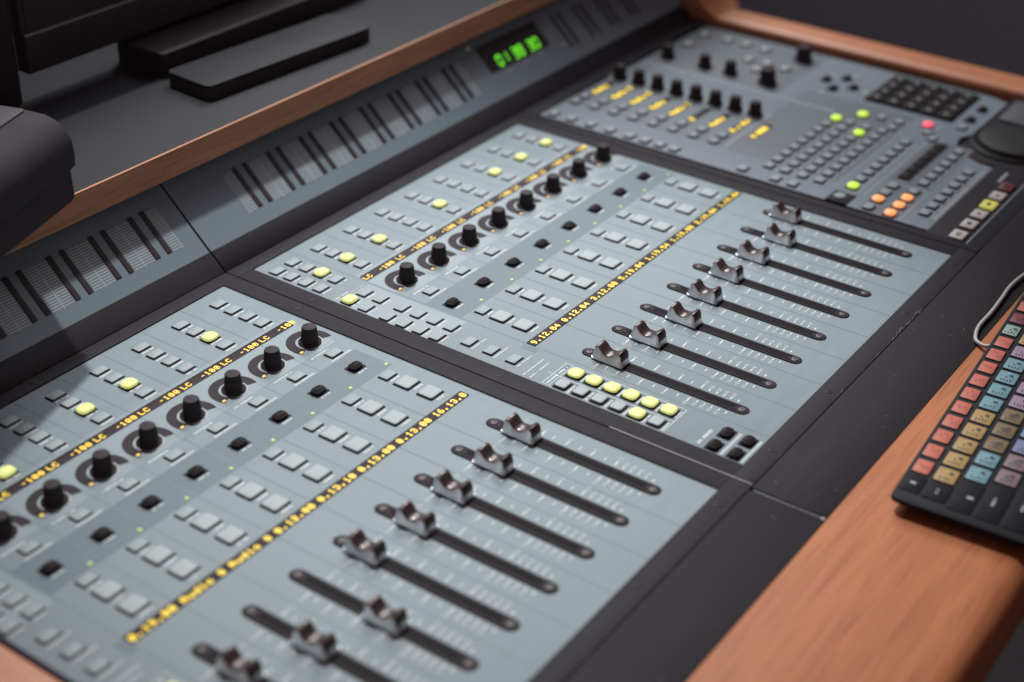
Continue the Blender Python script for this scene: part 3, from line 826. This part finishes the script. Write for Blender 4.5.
b = MB(); b.prism_x([(-12, -60), (440, -60), (440, 78), (74, 78), (20, 34), (2, 14), (-12, 6)], 641, 690)
desk_part('side_cheek', b, M['wood_y'])
b = MB(); b.prism_x([(8.4, -60), (440, -60), (440, 55), (82, 55), (60, 50), (30, 30)], -392, -346)
desk_part('side_cheek', b, M['wood_y'])
b = MB(); b.box(-392, 690, -200, 440, -660, -87)
desk_part('pedestal', b, M['dark'])

# ------------------------------------------------------------------ things on the shelf
def low_device(name, label, p0, ang, length, flip):
    """low rounded black cabinet lying across the shelf edge"""
    root = thing(name, label, 'speaker', (p0[0], p0[1], 76.2), (0, 0, ang), 'low black cabinets at the shelf edge')
    prof = [(2.0, 9), (0, 13), (0.5, 30), (-3.4, 34), (-4.2, 42), (-3.2, 50), (0.2, 57.5), (6.2, 62.8), (13, 65.2), (24, 66.2), (80, 67.5), (150, 66), (152, 9)]
    b = MB(); x0, x1 = (0, length) if not flip else (-length, 0)
    b.prism_x(list(reversed(prof)), x0, x1)
    b.build('cabinet', M['device'], root)
    b = MB(); b.rbox((x0+x1)/2, 60, length-2, 70, 66.0, 67.6, r=3, bev=0.5)
    b.build('grille', M['monitor'], root)
    for x in (x0+22, x1-22):
        for y in (104, 140):
            b = MB(); b.disc(x, y, 8, 0, 9.2, 0, 18); b.build('foot', M['dark'], root)
    return root
# left one: its front edge runs towards the camera-left; right one mirrors it beyond the frame
low_device('speaker_cabinet', 'low black rounded cabinet overhanging the shelf beside the meter bridge', (-111.5, 37.5, 0), math.atan2(27, 80), 230, True)
low_device('speaker_cabinet', 'low black rounded cabinet at the far end of the shelf near the clock', (462, 80, 0), math.atan2(-48, 264), 272, False)

t = thing('loudspeaker', 'tall black loudspeaker standing behind the low rounded cabinet', 'speaker', (-110, 268, 76), (0, 0, math.radians(6)))
b = MB(); b.rbox(0, 0, 180, 150, 0, 300, r=8, bev=5); b.build('cabinet', M['monitor'], t)
b = MB(); b.rbox(0, 0, 150, 4, 0, 270, r=2, bev=1); b.build('baffle', M['dark'], t, (0, -76.5, 15))
b = MB(); b.lathe(0, 0, [(60, 0), (60, 3), (52, 5), (40, 1), (18, -1), (0.1, 4)], 0, 40)
o = b.build('woofer', M['dark'], t, (0, -79, 110)); o.rotation_euler = (math.radians(90), 0, 0)

t = thing('computer_monitor', 'black flat monitor with a lit edge painted along its lower bezel lip', 'monitor', (150, 205, 76))
b = MB(); b.rbox(0, 0, 322, 14, 22, 50, r=2, bev=1); b.rbox(0, 1.5, 322, 12, 50, 124, r=2, bev=1); b.build('bezel', M['monitor'], t)
b = MB(); b.box(-157, 157, -5.2, -4.6, 51, 120); b.build('screen', M['screen'], t)
b = MB(); b.box(-160, 160, -6.9, -4.6, 49.2, 50.6); b.build('lip', M['lip'], t)
b = MB(); b.rbox(52, -18, 240, 52, 0, 18, r=3, bev=1.5); b.rbox(38, 12, 134, 12, 18, 70, r=3, bev=1); b.build('stand', M['dark'], t)

t = thing('grey_slab', 'flat grey slab with rounded corners and dark sides on the speckled shelf', 'slab', (156, 119, 76.2), (0, 0, math.radians(-4)))
b = MB(); b.rbox(0, 0, 172, 48, 0, 9.5, r=6, bev=0.8, seg=6); b.build('base', M['slab_side'], t)
b = MB(); b.rbox(0, 0, 172, 48, 9.5, 11.5, r=6, bev=1.4, seg=6); b.build('top', M['slab'], t)

# ------------------------------------------------------------------ keyboard and cable
kb = thing('editing_keyboard', 'black editing keyboard with red, blue, ochre and violet shortcut keys on the wooden ledge', 'keyboard', (10, -464.5, 0.8), (0, 0, math.radians(3.9)))
b = MB(); b.rbox(166, -61, 332, 122, 7.0, 9.5, r=5, bev=0.9, seg=5); b.build('body', M['kb_body'], kb)
b = MB()
for x in (40, 290): b.rbox(x, -24, 40, 12, 0, 7.0, r=2, bev=0.5); b.rbox(x, -100, 30, 10, 0, 7.0, r=2, bev=0.5)
b.build('foot', M['dark'], kb)
KC = {'red': (0.54, 0.135, 0.088), 'och': (0.42, 0.265, 0.085), 'teal': (0.155, 0.315, 0.370), 'brn': (0.20, 0.135, 0.058), 'lil': (0.32, 0.21, 0.30),
      'pnk': (0.235, 0.150, 0.170), 'vio': (0.19, 0.20, 0.36), 'blu': (0.15, 0.25, 0.40), 'mint': (0.27, 0.42, 0.36), 'mar': (0.20, 0.030, 0.045)}
KM = {k: worn_key('key_'+k, c, {'brn': 0.9, 'pnk': 0.55}.get(k, 0.0)) for k, c in KC.items()}
NAMES = {'red': 'red key', 'och': 'ochre key', 'teal': 'teal key', 'brn': 'worn brown key', 'lil': 'lilac key', 'pnk': 'worn pinkish key', 'vio': 'violet key', 'blu': 'blue key', 'mint': 'pale mint key', 'mar': 'maroon key'}
def key(x, y, w, d, col, variant=0):
    b = MB(); b.rbox(0, 0, w, d, 9.4, 10.1, r=1.1, bev=0.25, mi=1)
    if col: b.rbox(0, 0.1, w-1.1, d-1.1, 10.1, 10.18, r=0.8, bev=0.03, mi=0, seg=2)
    rnd = random.Random(int(x*7+y*13))
    if col == 'red' or col == 'mar':
        for q in range(3):
            xx = rnd.uniform(-w*.28, w*.2); yy = -1.8+1.7*q; b.box(xx, xx+rnd.uniform(1.6, 3.4), yy-.38, yy+.38, 10.18, 10.2, 2)
    elif col:
        for q in range(4):
            xx = -w*.36+rnd.uniform(0, .5); yy = 3.0-1.8*q; b.box(xx, xx+rnd.uniform(1.6, 3.6), yy-.42, yy+.42, 10.18, 10.2, 2)
        xx = w*.18; b.prism_z([(xx-1.6, -3.6), (xx+1.9, -2.4), (xx+0.4, 0.2), (xx-1.2, -1.0)], 10.18, 10.2, 2)
        if rnd.random() < .7: b.box(-0.4, 1.0, 0.4, 1.5, 10.18, 10.2, 2)
    else:
        if variant == 1: b.box(-0.9, 0.9, -1.6, 1.6, 10.1, 10.14, 2)
        elif variant == 2:
            for q in (-1.6, 1.6): b.box(q-.5, q+.5, -.8, .8, 10.1, 10.14, 2)
        elif variant == 3: b.box(-1.0, 1.0, -4.2, 2.4-4.2+1.2, 10.1, 10.14, 2)
        elif variant == 4: caption(b, -3.5, 4.5, 0.5, 1.5, 10.1, 2)
    ink = M['ink_red'] if col == 'red' else (M['ink'] if col else M['kb_glyph'])
    o = b.build('key', [KM[col] if col else M['kb_key'], M['kb_key'], ink], kb, (x, y, 0))
    if col: o['label'] = NAMES[col]
R3 = [('fn', -7.4, 18.8, 17.75, 14.2, 10.4, [None]+['red']*10+['mint', 'mar', 'red', 'mar', 'mint', 'red', 'red']),
      ('r2', -21.2, 18.2, 17.2, 14.8, 12.7, [None]+['och']*5+['teal']*4+['lil', 'och', 'lil', 'teal', 'och', 'lil', 'teal', 'red']),
      ('r3', -36.0, 46.0, 17.2, 14.8, 12.8, ['teal', 'teal', 'brn', 'brn', 'brn', 'lil', 'lil', 'blu', 'vio', 'lil', 'blu', 'teal', 'och', 'lil', 'red', None]),
      ('r4', -51.0, 52.0, 17.2, 14.8, 12.8, ['pnk', 'pnk', 'vio', 'blu', 'teal', 'lil', 'vio', 'lil', 'och', 'teal', 'blu', 'lil', 'red', None, None, None]),
      ('r5', -66.0, 60.0, 17.2, 14.8, 12.8, ['vio', 'lil', 'teal', 'blu', 'lil', 'vio', 'och', 'teal', 'lil', 'blu', 'vio', 'lil', None, None, None])]
for nm, y, x0, p, w, d, cols in R3:
    for i, c in enumerate(cols):
        key(x0+p*i, y, w if c else w+2.6, d if c else d+1.2, c, 1 if nm == 'fn' else 2)
key(22, -36, 30, 13.4, None, 3); key(25, -51, 36, 13.4, None, 4); key(29, -66, 44, 13.4, None, 4)
for i, (x, w) in enumerate(((18, 20), (41, 20), (66, 24), (133, 104), (201, 26), (229, 24), (256, 24), (282, 22), (306, 20))): key(x, -81, w, 12.6, None, 4)

b = MB()
cp = [(214, -455, 6.5), (206, -449, 4.5), (210, -441, 3), (217, -437.2, 2.8), (231, -434.4, 2.8), (252.6, -434.5, 2.8), (274.4, -433.6, 2.8), (296, -432.4, 2.8), (318, -434.3, 2.8), (345, -440, 2.4), (372, -450, 2.3), (400, -466, 2.3)]
sm_ = []
for i in range(len(cp)-1):
    p0, p1, p2, p3 = (Vector(cp[max(0, i-1)]), Vector(cp[i]), Vector(cp[i+1]), Vector(cp[min(len(cp)-1, i+2)]))
    for k in range(8):
        u = k/8
        sm_.append(0.5*((2*p1)+(-p0+p2)*u+(2*p0-5*p1+4*p2-p3)*u*u+(-p0+3*p1-3*p2+p3)*u**3))
sm_.append(Vector(cp[-1]))
b.tube(sm_, 1.35, 0, 12)
tag(b.build('keyboard_cable', M['cable']), 'white cable curling from the colourful keyboard over the black strip', 'cable')

# ------------------------------------------------------------------ room
b = MB(); b.box(-4000, 5000, -4000, 5000, -780, -750)
o = b.build('floor', M['floor']); o['kind'] = 'structure'
b = MB(); b.box(2300, 2400, -4000, 5000, -750, 2600)
o = b.build('wall', M['wall']); o['kind'] = 'structure'

w = bpy.data.worlds.new('World'); scene.world = w; w.use_nodes = True
bg = w.node_tree.nodes['Background']
bg.inputs['Color'].default_value = (0.122, 0.084, 0.094, 1); bg.inputs['Strength'].default_value = 1.0

def lamp(name, kind, loc, target, energy, color, **kw):
    l = bpy.data.lights.new(name, kind); l.energy = energy; l.color = color
    for k, v in kw.items(): setattr(l, k, v)
    o = bpy.data.objects.new(name, l); COL.objects.link(o); o.location = loc
    o.rotation_euler = (Vector(target)-Vector(loc)).to_track_quat('-Z', 'Y').to_euler()
    return o
lamp('desk_spotlight', 'SPOT', (0.85, 0.98, 2.60), (-0.01, -0.215, 0), 320, (1.0, 1.0, 0.985), shadow_soft_size=0.06, spot_size=math.radians(16.8), spot_blend=0.85)
lamp('fill_light', 'AREA', (1.12, 0.52, 1.02), (0.52, -0.10, 0), 17.5, (0.97, 0.99, 1.0), shape='RECTANGLE', size=0.8, size_y=0.6)  # unseen fill lamp, added to brighten the master section and right rail

# ------------------------------------------------------------------ camera
R = ((0.5762264, -0.81698626, 0.02228404), (-0.41579153, -0.31651638, -0.85260471), (0.70361959, 0.48202783, -0.52208106))
cam = bpy.data.cameras.new('Camera'); co = bpy.data.objects.new('Camera', cam); COL.objects.link(co)
right = Vector(R[0]); up = -Vector(R[1]); back = -Vector(R[2])
mw = Matrix.Identity(4)
for i in range(3): mw[i][0] = right[i]; mw[i][1] = up[i]; mw[i][2] = back[i]
mw.translation = Vector((-0.66215452, -0.6724965, 0.51490532))
co.matrix_world = mw
cam.sensor_width = 36; cam.lens = 1529.2*36/1024
cam.clip_start = 0.02; cam.clip_end = 60
cam.dof.use_dof = True; cam.dof.focus_distance = 0.985; cam.dof.aperture_fstop = 3.5
cam.dof.aperture_blades = 8
scene.camera = co

vs = scene.view_settings
vs.view_transform = 'Standard'; vs.look = 'None'; vs.exposure = 0; vs.gamma = 1; vs.use_curve_mapping = False
scene.cycles.use_denoising = True
scene.cycles.max_bounces = 6
